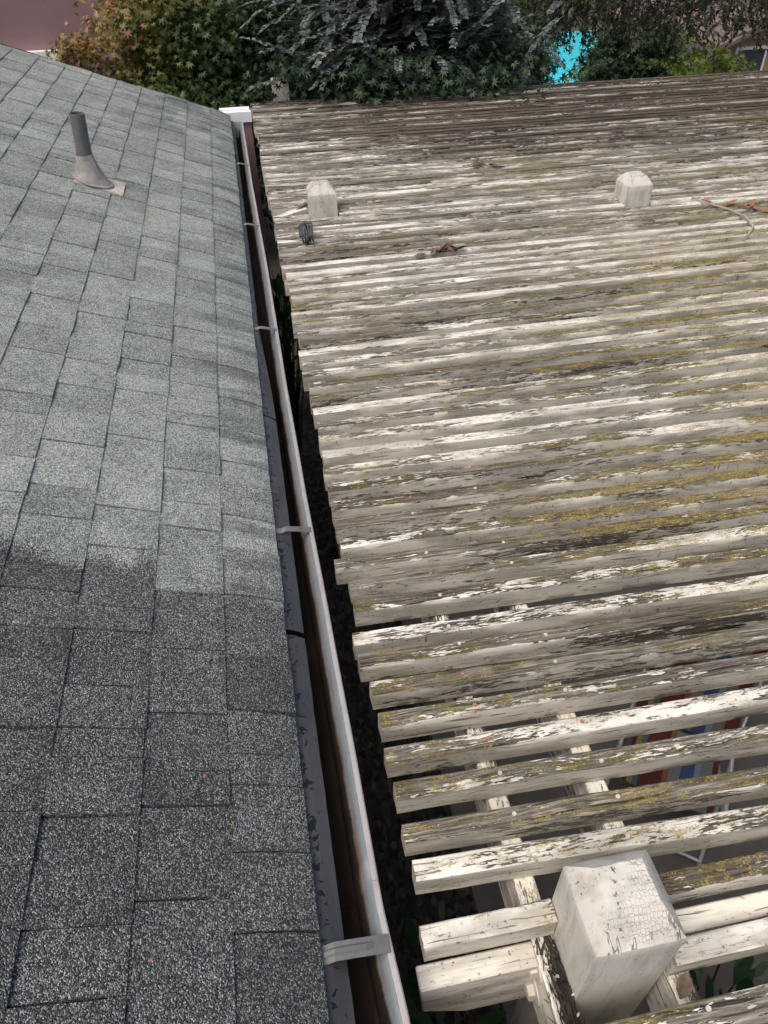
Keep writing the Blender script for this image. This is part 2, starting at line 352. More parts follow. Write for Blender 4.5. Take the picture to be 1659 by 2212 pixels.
M['silver'] = m_leaf('silver_leaf', [(0, (.045, .058, .058)), (.5, (.12, .145, .142)), (1, (.27, .30, .285))], .12)
M['bright'] = m_leaf('bright_leaf', [(0, (.05, .09, .018)), (.5, (.13, .18, .028)), (1, (.30, .31, .05))], .4)
M['feather'] = m_leaf('feathery_leaf', [(0, (.03, .036, .022)), (.6, (.065, .072, .04)), (1, (.12, .115, .06))], .25)
M['shrub'] = m_leaf('shrub_leaf', [(0, (.02, .06, .03)), (.6, (.04, .10, .045)), (1, (.07, .15, .06))], .2, .35)

# ------------------------------------------------------------------ ground
G = obj('ground', *box(-400, 400, -200, 700, -.5, -.012), M['ground']); tag(G, kind='structure')
P = obj('patio', *box(.62, 7.5, -3.0, 6.3, -.2, 0.), M['concrete']); tag(P, kind='structure')
mb = MB()          # planting strip under the eave
n = 60
for j in range(n + 1):
    for i in range(9):
        x = -.38 + i * .125; y = -3 + j * .155
        mb.v.append((x, y, .0 + .03 * mnoise.noise((x * 5, y * 5, 0)) * (1 if 0 < i < 8 else 0)))
for j in range(n):
    for i in range(8): q = j * 9 + i; mb.f.append((q, q + 1, q + 10, q + 9))
tag(mb.build('planting_bed', M['soil'], smooth=60), kind='structure')

# ------------------------------------------------------------------ house with roof and gutter
EX, EZ, TH = -.037, 2.525, math.radians(21.2)
CT, ST_ = math.cos(TH), math.sin(TH)
EXPO = .143
def rp(s, y, n=0.): return (EX - s * CT + n * ST_, y, EZ + s * ST_ + n * CT)
Y0, Y1, SL = -2.6, 5.5, 3.9
def yfar(s): return Y1 - .235 * min(s, 1.4) / 1.4
house = empty('house', (-2.0, 1.5, 0.)); H0 = Vector(house.location)
tag(house, 'house with grey asphalt shingle roof, galvanised gutter and brown stucco walls', 'house')
def hobj(name, v, f, mat, parent=None, smooth=None):
    o = obj(name, v, f, mat, parent or house, smooth=smooth)
    if parent is None: o.location = -H0
    return o
# deck: both slopes
rx = rp(SL, 0)
prof = [rp(.03, 0, -.012), rp(SL, 0, -.012), (2 * rx[0] - rp(.03, 0)[0], 0, rp(.03, 0, -.012)[2]), (2 * rx[0] - rp(.03, 0)[0], 0, rp(.03, 0, -.04)[2]), rp(SL, 0, -.045), rp(.03, 0, -.04)]
v = [(p[0], Y0, p[2]) for p in prof] + [(p[0], yfar((EX - p[0]) / CT) - .02, p[2]) for p in prof]
v[8] = (v[8][0], Y1 - .3, v[8][2]); v[9] = (v[9][0], Y1 - .3, v[9][2])
f = [(i, (i + 1) % 6, 6 + (i + 1) % 6, 6 + i) for i in range(6)] + [(5, 4, 1, 0), (4, 3, 2, 1), (6, 7, 10, 11), (7, 8, 9, 10)]
roof = hobj('roof', v, f, M['deck'])
# walls and fascia
xr2 = 2 * rx[0] - EX
hobj('wall', *box(xr2 + .45, -.42, Y0 + .3, Y1 - .32, 0, 2.50), M['brown'])
hobj('unseen_wing_wall', *box(-.42, 5.6, Y0 - 3.0, Y0 + .25, 0, 2.45), M['brown'])  # unseen wing, added to block low light from under the pergola
hobj('fascia', *box(-.095, -.075, Y0, Y1 - .03, 2.34, 2.475), M['brown'])
hobj('soffit', *box(-.418, -.097, Y0, Y1 - .03, 2.345, 2.36), M['brown'])
# stucco return wall at the end of the gutter, with its white cap
rw = hobj('return_wall', *box(-.42, .088, 5.56, 5.80, 0, 2.462), M['mauve'])
hobj('wall_cap', *box(-.10, .094, 5.545, 5.60, 2.464, 2.527), M['white']); hobj('cap_moulding', *box(-.115, .086, 5.602, 5.66, 2.464, 2.535), M['white'])
# --- shingles
def project(p):
    c = ROT.transposed() @ (Vector(p) - Vector((0, 0, CAM_Z)))
    if c.z > -.05: return None
    return CX - F_PX * c.x / c.z, CY + F_PX * c.y / c.z
tabs = []
rs = random.Random(21)
ncourse = int(SL / EXPO)
for k in range(ncourse):
    y = Y0 + rs.uniform(0, .12); thick = rs.random() < .5
    while True:
        w_ = rs.choice((.06, .075, .085, .10, .11, .125, .14, .165)) * rs.uniform(.9, 1.1)
        ye = yfar(k * EXPO)
        y1 = min(y + w_, ye)
        if y1 - y > .03: tabs.append((k, y, y1, thick, rs.random(), rs.uniform(-.0012, .0012), rs.uniform(-.006, .006)))
        if y1 >= ye - .001: break
        y = y1; thick = not thick if rs.random() < .85 else thick
def tab_geo(tb):
    k, y, y1, thick, r, ds, sk = tb
    t = .0078 if thick else .0055
    s0 = k * EXPO + ds + (.006 if k == 0 else 0); st = [0, .012, .045, .10, EXPO, EXPO + .025]
    v = []; gap = .0017
    for j, s in enumerate(st):
        top = t - .0050 * s / EXPO + (.0016 * mnoise.noise((k * 3.1, y * 9, s * 20)))
        bot = -.0095
        if k == 0: d = .012 * max(0, 1 - s / .10) ** 1.6; top -= d; bot -= d
        if j == 0: top -= .0012
        sw = .0016 * mnoise.noise((k * 7.7, y * 23, s * 12)) if j < 5 else 0
        for yy, q in ((y + gap + sk * (1 - s / EXPO) * .5, 0), (.5 * (y + y1), 1), (y1 - gap + sk * (1 - s / EXPO) * .5, 0)):
            cup = .0009 * mnoise.noise((k * 1.3, yy * 14, s * 9)) + (.0006 if q == 0 else 0)
            v.append(rp(s0 + s + sw * (0 if j else 1), yy + sw, top + cup))
        for yy in (y + gap, y1 - gap): v.append(rp(s0 + s, yy, min(bot, top - .002)))
    f = []
    for j in range(5):
        a, b = j * 5, j * 5 + 5
        f += [(a, a + 1, b + 1, b), (a + 1, a + 2, b + 2, b + 1), (a, b, b + 3, a + 3), (a + 2, a + 4, b + 4, b + 2)]
    f += [(0, 3, 4, 2, 1)]
    return v, f
def area(tb):
    k, y, y1 = tb[:3]; c = [project(rp(s, yy)) for s, yy in ((k * EXPO, y), (k * EXPO, y1), ((k + 1) * EXPO, y1), ((k + 1) * EXPO, y))]
    if any(q is None for q in c): return 0
    if max(q[0] for q in c) < 0 or min(q[0] for q in c) > 1659 or max(q[1] for q in c) < 0 or min(q[1] for q in c) > 2212: return 0
    return .5 * abs(sum(c[i][0] * c[(i + 1) % 4][1] - c[(i + 1) % 4][0] * c[i][1] for i in range(4)))
clipped = []
for tb in tabs:          # tabs are cut back round the vent's flashing plate
    k, y, y1 = tb[:3]
    if k == 4 and y1 > 3.355 and y < 3.52:
        if y < 3.33: clipped.append((k, y, 3.356) + tb[3:])
        if y1 > 3.545: clipped.append((k, 3.519, y1) + tb[3:])
    else: clipped.append(tb)
tabs = clipped
tabs.sort(key=area, reverse=True)
rest = MB(); rest_r = []
for i, tb in enumerate(tabs):
    g = tab_geo(tb)
    if g is None: continue
    if i < 299:
        o = obj('shingle', *g, M['shingle'], roof)
        at = o.data.attributes.new('tab', 'FLOAT', 'FACE'); at.data.foreach_set('value', [tb[4]] * len(g[1]))
    else:
        rest.add(*g); rest_r += [tb[4]] * len(g[1])
o = rest.build('shingle_field', M['shingle'], roof); tag(o, kind='stuff')
at = o.data.attributes.new('tab', 'FLOAT', 'FACE'); at.data.foreach_set('value', rest_r)
# lichen crumbs along the first joints
mb = MB(); lr = random.Random(4)
for i in range(260):
    k, yy = lr.choice(((1, lr.uniform(.25, 1.25)), (1, lr.uniform(.25, 1.25)), (2, lr.uniform(.4, 1.0)), (1, lr.uniform(.45, .85))))
    c = Vector(rp(k * EXPO - .002 + lr.gauss(0, .0022), yy, .0015)); r = lr.uniform(.0008, .0022)
    mb.add([c + Vector((r * math.cos(a), r * math.sin(a), 0)) for a in (0, 1.3, 2.5, 3.8, 5.)] + [c + Vector((0, 0, r * 1.1))], [(0, 1, 5), (1, 2, 5), (2, 3, 5), (3, 4, 5), (4, 0, 5)])
o = mb.build('lichen', plain('ochre_lichen', (.40, .31, .12), .95, var=.4, scale=300), roof); tag(o, 'ochre lichen crumbs along the shingle joints', kind='stuff')

# --- gutter
LIPY = [-2.6, .296, .453, .759, 1.165, 1.53, 2.05, 3.0, 4.1, 5.43]; LIPX = [.085, .070, .061, .058, .0515, .046, .041, .0405, .032, .032]
LZ = 2.49
def lipx(y): return interp(y, LIPY, LIPX) + .0012 * mnoise.noise((y * 3, 0, 0))
def gutter_run(y0, y1, off, name, parent=None):
    ys = list(np.arange(y0, y1, .05)) + [y1]
    inn = MB(); n = 0
    for y in ys:
        L = lipx(y) - .011
        sec = [(-.074, 2.482), (-.074, 2.405), (-.066, 2.399), (L - .034, 2.399), (L - .030, 2.401), (L - .021, 2.438), (L, LZ)]
        inn.v += [(x, y, z + off) for x, z in sec]
    k = 7
    for j in range(len(ys) - 1):
        for i in range(k - 1): q = j * k + i; inn.f.append((q, q + 1, q + k + 1, q + k))
    o = inn.build(name, M['gin'], parent or house, smooth=9)
    if parent is None: o.location = -H0
    md = o.modifiers.new('thick', 'SOLIDIFY'); md.thickness = .0012; md.offset = -1
    rim = MB()
    for y in ys:
        L = lipx(y) - .011; w_ = .011
        sec = [(L - .0008, LZ - .004), (L, LZ + .0022), (L + .002, LZ + .003), (L + w_ - .002, LZ + .003), (L + w_, LZ + .001), (L + w_, LZ - .013), (L + w_ - .004, LZ - .016), (L + .006, LZ - .006)]
        rim.v += [(x, y, z + off * 1.5) for x, z in sec]
    k = 8
    for j in range(len(ys) - 1):
        for i in range(k): q = j * k; rim.f.append((q + i, q + (i + 1) % k, q + k + (i + 1) % k, q + k + i))
    rim.f.append(tuple(range(k))); q = (len(ys) - 1) * k; rim.f.append(tuple(q + i for i in range(k))[::-1])
    rim.build('gutter_rim', M['rim'], o, smooth=40)
    return o
g1 = gutter_run(-2.6, .53, 0., 'gutter'); g2 = gutter_run(.495, 5.43, .0016, 'gutter')
g1['label'] = 'gutter length lapped under the next at the joint'
L = lipx(5.43) - .011
obj('end_cap', *box(-.073, L, 5.431, 5.436, 2.40, 2.497), M['galv'], g2)
for y in (.395, 1.362, 2.454, 3.5, 4.454):
    L = lipx(y) - .004; sv = MB(); xs = np.linspace(-.075, L, 12); hw = .0135 if y < .5 else .0095
    for x in xs:
        t_ = (x + .075) / (L + .075); z = 2.519 - .024 * t_ + .004 * math.sin(t_ * 3.1) - (.006 if x < -.03 else 0)
        rib = .0035 * (1 if .2 < t_ < .80 else 0)
        for yy, r in ((-hw, 0), (-.006, 0), (-.003, rib), (.003, rib), (.006, 0), (hw, 0)): sv.v.append((x, y + yy + .003 * t_, z + r))
    for j in range(11):
        for i in range(5): q = j * 6 + i; sv.f.append((q, q + 6, q + 7, q + 1))
    o = sv.build('hanger_strap', M['strap'], g2 if y > .5 else g1); md = o.modifiers.new('thick', 'SOLIDIFY'); md.thickness = .0012
    if y > .5: o.location = (0, 0, 0)
# eave flashing in three lengths
for (a, b) in ((-2.6, 1.028), (1.043, 1.884), (1.892, 5.42)):
    mbf = MB(); ys = list(np.arange(a, b, .02)) + [b]
    for y in ys:
        e = -.009 + .0012 * mnoise.noise((y * 14, 3, 0)) + .0008 * mnoise.noise((y * 60, 5, 0)) - .018 * smoothstep(1.9, 2.6, y)
        for x, z in ((-.068, 2.519), (-.03, 2.503), (e, 2.487), (e, 2.4855), (-.03, 2.5005), (-.068, 2.5165)): mbf.v.append((x, y, z))
    for j in range(len(ys) - 1):
        for i in range(6): q = j * 6; mbf.f.append((q + i, q + (i + 1) % 6, q + 6 + (i + 1) % 6, q + 6 + i))
    mbf.f.append(tuple(range(6))); q = 6 * (len(ys) - 1); mbf.f.append(tuple(q + i for i in range(6))[::-1])
    o = mbf.build('eave_flashing', M['apron'], house); o.location = -H0
# --- vent pipe
vp = MB(); bx, by = -.655, 3.425; bs = (EX - bx) / CT; bz = rp(bs, by)[2]
ht = .245; lean = .022
pts = [(bx + lean * t_, by, bz + .02 + ht * t_) for t_ in np.linspace(0, 1, 12)]
vp.tube(pts, [.030 + .0012 * mnoise.noise((i * 1.7, 0, 0)) + (.0025 if i in (3, 4) else 0) for i in range(12)], 20, cap=False)
base = len(vp.v); rim_i = [(p[0], p[1], p[2]) for p in vp.v[-20:]]
c = Vector(pts[-1])
inner = [tuple(c + (Vector(p) - c) * .86) for p in rim_i]; deep = [(p[0] - lean * .3, p[1], p[2] - .10) for p in inner]
vp.v += inner + deep
for k in range(20):
    k2 = (k + 1) % 20; vp.f += [(base - 20 + k, base - 20 + k2, base + k2, base + k), (base + k, base + k2, base + 20 + k2, base + 20 + k)]
vp.f.append(tuple(base + 20 + k for k in range(20)))
vent = vp.build('vent_pipe', M['pipe'], house, smooth=50); vent.location = -H0
bt = MB(); rows = [(.0, .078), (.004, .077), (.006, .066), (.03, .054), (.06, .042), (.085, .036), (.088, .0345), (.094, .0345), (.097, .033), (.104, .0335), (.107, .0315)]
for (hh, r) in rows:
    q = min(1., hh / .085); cc = Vector(rp(bs - .012 * (1 - q), by, .013)) * (1 - q) + Vector((bx + lean * .32, by, bz + .09)) * q
    if hh > .085: cc.z += hh - .085
    for k in range(24):
        an = 2 * math.pi * k / 24; a = Vector((-CT, 0, ST_)).lerp(Vector((-1, 0, 0)), q).normalized(); bt.v.append(tuple(cc + a * r * math.cos(an) * 1.08 + Vector((0, r * math.sin(an), 0))))
for j in range(len(rows) - 1):
    for k in range(24): q = j * 24; bt.f.append((q + k, q + (k + 1) % 24, q + 24 + (k + 1) % 24, q + 24 + k))
bt.build('flashing_boot', M['boot'], vent, smooth=40)
def slab(s0, s1, y0, y1, n0, n1, mat, name, parent):
    v = [rp(s, y, n_) for n_ in (n0, n1) for y in (y0, y1) for s in (s0, s1)]
    return obj(name, v, [(0, 2, 3, 1), (4, 5, 7, 6), (0, 1, 5, 4), (2, 6, 7, 3), (0, 4, 6, 2), (1, 3, 7, 5)], mat, parent)
slab(.525, .72, 3.358, 3.517, -.004, .0098, M['plate'], 'flashing_plate', vent)

# ------------------------------------------------------------------ pergola
ZT = 2.45; SW = .037; SH = .060
perg = empty('pergola', (2.4, 3.0, 0)); P0 = Vector(perg.location)
tag(perg, 'pergola of white-painted timber slats with peeling paint and lichen', 'pergola')
def pobj(o): o.location = Vector(o.location) - P0; return o
rg = random.Random(5)
POSTS = [(.3415, .482, .295, .428, 1.0), (.290, .430, 3.70, 3.84, .5), (1.860, 1.995, 3.49, 3.63, .6), (.285, .41, 6.235, 6.36, .4), (3.55, 3.69, .28, .412, .5), (1.86, 2.0, .03, .15, 0), (3.55, 3.69, 3.49, 3.63, 0), (1.86, 2.0, 6.0, 6.12, 0), (3.55, 3.69, 6.0, 6.12, 0)]
POSTS = [p for p in POSTS if p[4] > 0 and not (p[0] > 3)]
TOPH = {0: (.130, .038, .60), 1: (.100, .032, .6), 2: (.088, .032, .62), 3: (.115, .0, .9)}
for i, (x0, x1, y0, y1, s) in enumerate(POSTS):
    hh, cap, fr = TOPH[i]; cx_, cy_ = (x0 + x1) / 2, (y0 + y1) / 2; hw, hd = (x1 - x0) / 2, (y1 - y0) / 2
    v = []; f = []
    lv = [(0, 1.), (1.2, 1.), (ZT - .1, 1.), (ZT + hh - .03, 1.), (ZT + hh - .003, 1.), (ZT + hh, .985), (ZT + hh + cap, fr), (ZT + hh + cap + .003, fr - .04)]
    m_ = 6
    for z, sc in lv:
        ring = []
        for side in range(4):
            for t_ in np.linspace(-1, 1, m_, endpoint=False):
                a, b = [(t_, -1), (1, t_), (-t_, 1), (-1, -t_)][side]
                ring.append((a, b))
        for a, b in ring:
            r = 1 - .018 * (abs(a) > .98 and abs(b) > .98)
            sx = sc; sy = sc - (.10 if sc < .9 and i == 0 else 0)
            jx = .0012 * mnoise.noise((a * 3 + i, b * 3, z * 9)); v.append((cx_ + hw * a * sx * r + jx, cy_ + hd * b * sy * r + jx + (.008 if sc < .9 and i == 0 else 0), z + (.004 * mnoise.noise((a * 4 + i * 5, b * 4, 2)) if z > ZT + hh else 0)))
    n = m_ * 4
    for j in range(len(lv) - 1):
        for k in range(n): q = j * n; f.append((q + k, q + (k + 1) % n, q + n + (k + 1) % n, q + n + k))
    f.append(tuple((len(lv) - 1) * n + k for k in range(n)))
    o = pobj(obj('post', v, f, M['post'], perg, smooth=25)); o['paint'] = (.66, .36, .40, .6)[i]
# --- beams along the gutter direction, pairs hugging the posts
ZB = ZT - SH - .0015
beams = {}
for bi, (x0, x1) in enumerate(((.300, .3245), (.4990, .5390), (1.800, 1.838), (1.999, 2.037), (3.50, 3.538), (3.70, 3.738))):
    if bi == 0: x0, x1 = .3020, .3400
    v = []; f = []; ys = list(np.arange(-1.95, 6.23, .06)) + [6.23]
    for y in ys:
        jz = .0015 * mnoise.noise((bi * 9, y * 6, 0)); rotd = 0
        if bi == 0: rotd = .016 * smoothstep(.405, .37, y) * smoothstep(-.06, .02, y)
        for x, z in ((x0, -.140), (x0, -.003), (x0 + .003, 0), (.5 * (x0 + x1), -rotd * .6), (x1 - .003, -rotd), (x1, -.003 - rotd), (x1, -.140)): v.append((x, y, ZB + z + (jz if z > -.1 else 0)))
    for j in range(len(ys) - 1):
        for k in range(7): q = j * 7; f.append((q + k, q + (k + 1) % 7, q + 7 + (k + 1) % 7, q + 7 + k))
    f += [tuple(range(7)), tuple((len(ys) - 1) * 7 + k for k in range(7))[::-1]]
    beams[bi] = pobj(obj('beam', v, f, M['ybeam'], perg, smooth=40)); beams[bi]['paint'] = (.44, .40, .42, .4, .42, .4)[bi]
# cross beam cut at the near post: a short stub towards the gutter, a long run the other way
def xbeam(x0, x1, cut, y0=.352, y1=.390, h=.17):
    z1 = ZB + .001; ye0 = z1 - h
    if cut: prof = [(x0, z1), (x0 + .006, z1 - .115), (x0 + .085, ye0), (x1, ye0), (x1, z1)]
    else: prof = [(x0, z1), (x0, ye0), (x1, ye0), (x1, z1)]
    k = len(prof); v = [(x, y0, z) for x, z in prof] + [(x, y1, z) for x, z in prof]
    f = [tuple(range(k)), tuple(range(k, 2 * k))[::-1]] + [(i, i + k, (i + 1) % k + k, (i + 1) % k) for i in range(k)]
    bm = bmesh.new(); bv = [bm.verts.new(p) for p in v]
    for q in f: bm.faces.new([bv[i] for i in q])
    bmesh.ops.recalc_face_normals(bm, faces=bm.faces[:]); bmesh.ops.bevel(bm, geom=bm.edges[:], offset=.0025, segments=1, affect='EDGES')
    me = bpy.data.meshes.new('cross_beam'); bm.to_mesh(me); bm.free(); me.materials.append(M['xbeam'])
    o = bpy.data.objects.new('cross_beam', me); link(o, perg); o['paint'] = .72; return pobj(o)
xbeam(.100, .3015, True); xbeam(.5395, 1.799, False); xbeam(2.038, 3.499, False)
xbeam(.12, .2895, True, 3.655, 3.693); xbeam(.5395, 1.799, False, 3.59, 3.628)
# --- bolts on the near beam
for (yy, zz) in ((.360, ZB - .030), (.345, ZB - .098)):
    bt = MB(); n = 6
    for j, (x, r) in enumerate(((.3018, .0165), (.2890, .0165), (.2872, .0140))):
        for k in range(6): an = 2 * math.pi * k / 6 + .3; bt.v.append((x, yy + r * math.cos(an), zz + r * math.sin(an)))
    for j in range(2):
        for k in range(6): q = j * 6; bt.f.append((q + k, q + 6 + k, q + 6 + (k + 1) % 6, q + (k + 1) % 6))
    bt.f.append(tuple(range(12, 18)))
    bl = bt.build('bolt', M['screw'], beams[0])
    ws = MB()
    for x, r in ((.3022, .027), (.3000, .027), (.2994, .0255)):
        for k in range(20): an = 2 * math.pi * k / 20; ws.v.append((x, yy + r * math.cos(an), zz + r * math.sin(an)))
    for j in range(2):
        for k in range(20): q = j * 20; ws.f.append((q + k, q + 20 + k, q + 20 + (k + 1) % 20, q + (k + 1) % 20))
    ws.f.append(tuple(range(40, 60))); ws.build('washer', M['screw'], beams[0])
# --- rotted fibres between beam and post
rf = MB(); rr = random.Random(9)
for i in range(620):
    y = rr.uniform(.0, .405); x = rr.uniform(.308, .3405); L = rr.uniform(.012, .06); zz = ZB - .010 + rr.uniform(-.010, .012) * (1 if x < .333 else .5)
    an = rr.gauss(0, .32); tl = rr.gauss(.03, .16); w_ = rr.uniform(.0008, .0028)
    a = Vector((math.sin(an), math.cos(an), tl)) * L * .5; b = Vector((math.cos(an), -math.sin(an), rr.uniform(-.6, .6))) * w_; c = Vector((x, y, zz)); u = Vector((0, 0, .0015))
    rf.add([c - a - b, c - a + b, c + a * 1. + b * .3, c + a - b * .3, c - a - b * .5 + u, c - a + b * .5 + u, c + a + u, c + a + u * 1.2 - b * .2], [(0, 1, 2, 3), (4, 7, 6, 5), (0, 4, 5, 1), (1, 5, 6, 2), (2, 6, 7, 3), (3, 7, 4, 0)])
o = rf.build('rotted_fibres', M['rot'], beams[0]); tag(o, 'dark rotted splinters on top of the beam beside the post', kind='stuff')

for i in range(9):
    ps = MB(); c0 = Vector((rr.uniform(.304, .34), rr.uniform(.1, .40), ZB + rr.uniform(-.004, .003))); a0 = rr.uniform(0, 6.28); L_ = rr.uniform(.006, .016)
    ps.add(*leafshape(c0, L_, L_ * .5, a0, rr.uniform(-.6, .1), .8)); solid(ps.build('paint_flake', M['screw'], beams[0]), .0006)
# --- slats
def ring_pts():
    b = .0028; w = SW / 2
    return [(-w + b, 0), (-w * .45, .0004), (w * .1, .0002), (w * .55, 0), (w - b, 0), (w, -b), (w, -SH / 2), (w, -SH + b), (w - b, -SH), (-w + b, -SH), (-w, -SH + b), (-w, -SH * .62), (-w, -SH * .3), (-w, -b)]
RP = ring_pts(); NR = len(RP)
def slat(x0, x1, yl, slope, seed, paint, fine, dz=0., cut=0.):
    sg = .014 if fine else .045
    xs = list(np.arange(x0, min(x1, 1.7 if fine else x1), sg))
    if fine: xs += list(np.arange(1.7, x1, .06))
    if not xs or x1 - xs[-1] < .004: xs = xs[:-1] if len(xs) > 1 else xs
    xs.append(x1)
    v = []; amp = .0042; tw = random.Random(seed).uniform(-.05, .05)
    for x in xs:
        by_ = amp * mnoise.noise((x * .9, seed * 3.7, 0)) + .0012 * mnoise.noise((x * 6, seed, 4)); bz_ = .0025 * mnoise.noise((x * 1.1, seed * 5.1, 9))
        kn = max(0, mnoise.noise((x * 3.3, seed * 2.3, 20)) - .42) * .012
        for j, (py_, pz_) in enumerate(RP):
            e = mnoise.noise((x * 7 + j * .1, seed * 1.9, j * 2.3)); e2 = mnoise.noise((x * 32, seed * 2.9, j * 3.7))
            top = 1 if pz_ > -.004 else 0
            dy = (.0011 * e + .0006 * e2) * (0 if 0 < j < 4 else 1); dz_ = ((-.0014 * max(0, e) - .0007 * e2) if top else .0005 * e) + (kn if top else 0)
            v.append((x - x0 + (.0025 * e2 if x in (x0, x1) else 0) + (cut * (py_ + SW / 2) if x == x0 else 0), py_ + dy + by_ + tw * pz_ + slope * (x - x0), pz_ + dz_ + bz_ * .6 + tw * py_))
    f = []
    for i in range(len(xs) - 1):
        for j in range(NR): q = i * NR; f.append((q + j, q + NR + j, q + NR + (j + 1) % NR, q + (j + 1) % NR))
    f += [tuple(range(NR)), tuple((len(xs) - 1) * NR + j for j in range(NR))[::-1]]
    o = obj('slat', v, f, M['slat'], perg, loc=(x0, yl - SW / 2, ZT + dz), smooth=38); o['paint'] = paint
    return pobj(o)
near = [(.243, .006, .47), (.327, .012, .60), (.428, .004, .46), (.533, -.038, .58), (.601, -.034, .43), (.682, -.030, .47), (.758, -.012, .44), (.839, -.018, .47), (.917, -.021, .40), (.993, -.026, .46), (1.055, -.018, .56), (1.149, -.023, .46), (1.222, -.020, .50), (1.296, -.020, .42), (1.365, -.02, .46), (1.444, -.019, .42), (1.513, -.018, .46), (1.597, -.016, .44)]
rows = []
FIRST = -1.9
for i, (y, s, p_) in enumerate(near): rows.append((y, s, p_))
y = 1.597
while y < 6.12:
    y += .0765 + rg.uniform(-.006, .006)
    s = interp(y, [1.6, 1.95, 2.6, 3.6, 5.9], [-.016, .012, .026, .01, -.002])
    rows.append((y, s, .47 + rg.uniform(-.11, .11) + (.05 if 1.9 < y < 3.9 else 0)))
yb = .243 - .0765
back = []
while yb > FIRST: back.append((yb, .004, .47)); yb -= .0765
XE = 4.75
leftx = {0: .12, 3: .125, 4: .12, 5: .121, 6: .117, 7: .119, 8: .115, 9: .101, 10: .098, 11: .114, 12: .114, 13: .088, 14: .112, 15: .109, 16: .109, 17: .110}
def add_screws(o, x0, y, s, xl):
    for xx in xl:
        rsty = rg.random() < .3; r = .0044
        sc = MB(); cx0 = xx - x0; yy = s * cx0 + rg.uniform(-.007, .007); xo = cx0 + rg.uniform(-.008, .008)
        for rr_, zz in ((r, -.001), (r, .0016), (r * .75, .0026), (r * .3, .0018)):
            for k in range(10): an = 2 * math.pi * k / 10; sc.v.append((xo + rr_ * math.cos(an), yy + rr_ * math.sin(an), zz))
        for j in range(3):
            for k in range(10): q = j * 10; sc.f.append((q + k, q + (k + 1) % 10, q + 10 + (k + 1) % 10, q + 10 + k))
        sc.f.append(tuple(30 + k for k in range(10)))
        sc.build('screw_head', M['rust' if rsty else 'screw'], o, smooth=40)
for i, (y, s, p_) in enumerate(rows):
    x0 = leftx.get(i, .108 + rg.uniform(-.010, .012)); fine = y < 2.0
    dz = rg.uniform(-.0012, .0012); segs = [(x0, XE)]
    if i == 1: segs = [(.4995, XE)]
    for (a, b, c0, c1, _) in POSTS:
        ym = y - SW / 2 + s * ((a + b) / 2 - x0)
        if ym + SW / 2 > c0 - .004 and ym - SW / 2 < c1 + .004:
            new = []
            for (u, w_) in segs:
                if u < a - .01 and w_ > b: new += [(u, a - .002), (b + .006, w_)]
                else: new.append((u, w_))
            segs = new
    # one row by the far post has lost its short end and its middle stretch
    ym = y - SW / 2
    if abs(ym - 3.79) < .04 and len(segs) > 1: segs = [sg_ for sg_ in segs if sg_[0] > .35]
    for (u, w_) in segs:
        pp = p_ + (.07 if (i == 2 and u < .2) else 0)
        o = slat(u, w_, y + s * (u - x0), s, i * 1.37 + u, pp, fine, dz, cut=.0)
        if y < 1.75: add_screws(o, u, y, s, [q for q in (.321, .519, 1.82, 2.01) if u + .02 < q < w_ - .02])
for i, (y, s, p_) in enumerate(back): slat(.115, XE, y, s, 200 + i * 1.7, p_, False)  # unseen rows behind the camera, added to shade the space below
# broken slat leaning by the far post
pobj(bevbox('broken_slat', (-.09, .09, -.017, .017, -.017, .017), M['slat'], perg, .003, (.196, 3.775, ZT - .012), (.1, -.10, .36)))['paint'] = .62
pobj(bevbox('broken_slat', (-.035, .035, -.006, .006, -.012, .012), M['slat'], perg, .002, (.258, 3.80, ZT + .012), (.3, -.5, .3)))['paint'] = .3

# ------------------------------------------------------------------ small things on the pergola
cb = MB(); cr = random.Random(3)
for k in range(6):     # coil of cable resting on the slats, loops stood up and leaning
    cxk = .218 + k * .0098; R_ = .060 - .002 * abs(k - 2.5)
    pts = []
    for a in np.linspace(-.35 * math.pi, 1.35 * math.pi, 26):
        pts.append((cxk + .004 * math.sin(a * 2 + k), 3.405 + R_ * 1.3 * math.cos(a), ZT + .033 + R_ * .62 * math.sin(a)))
    cb.tube(pts, .0041, 6)
tag(cb.build('coiled_cable', M['cable'], smooth=60), 'coil of black cable lying on the slats in front of a weathered post', 'cable')
for (x, y, n, L, nm, lab) in ((.83, 3.11, 15, .07, 'dry_leaf_clump', 'curled clump of dead brown leaves caught on mossy slats'), (1.33, 4.27, 8, .055, 'dry_leaf_clump', 'small clump of dead leaves on the bare brown slats')):
    e = MB(); lr = random.Random(int(x * 100))
    for i in range(n): e.add(*leafshape((x + lr.gauss(0, .045), y + lr.gauss(0, .018), ZT + lr.uniform(.006, .022)), L * lr.uniform(.6, 1.2), L * .45, lr.uniform(-3, 3), lr.uniform(-.5, .3), lr.uniform(-.6, .9), lr.uniform(-.8, .8)))
    for i in range(3): e.tube([(x + lr.gauss(0, .03), y, ZT + .004), (x + lr.gauss(0, .03), y + lr.gauss(0, .02), ZT + .02), (x + lr.gauss(0, .06), y + lr.gauss(0, .03), ZT + .012)], .0015, 5)
    tag(solid(e.build(nm, M['dryleaf'])), lab, 'leaves')
tw = empty('fallen_twig', (2.25, 3.2, ZT)); tag(tw, 'pale curved twig with russet leaves fallen on the slats', 'twig'); T0 = Vector(tw.location)
e = MB(); e.tube([Vector(p) - T0 for p in ((2.22, 3.50, ZT + .012), (2.25, 3.40, ZT + .010), (2.31, 3.28, ZT + .012), (2.33, 3.17, ZT + .012), (2.30, 3.06, ZT + .008), (2.22, 2.97, ZT + .007))], [.003, .004, .005, .0055, .006, .006], 6); e.build('stem', M['twig'], tw, smooth=60)
lr = random.Random(8)
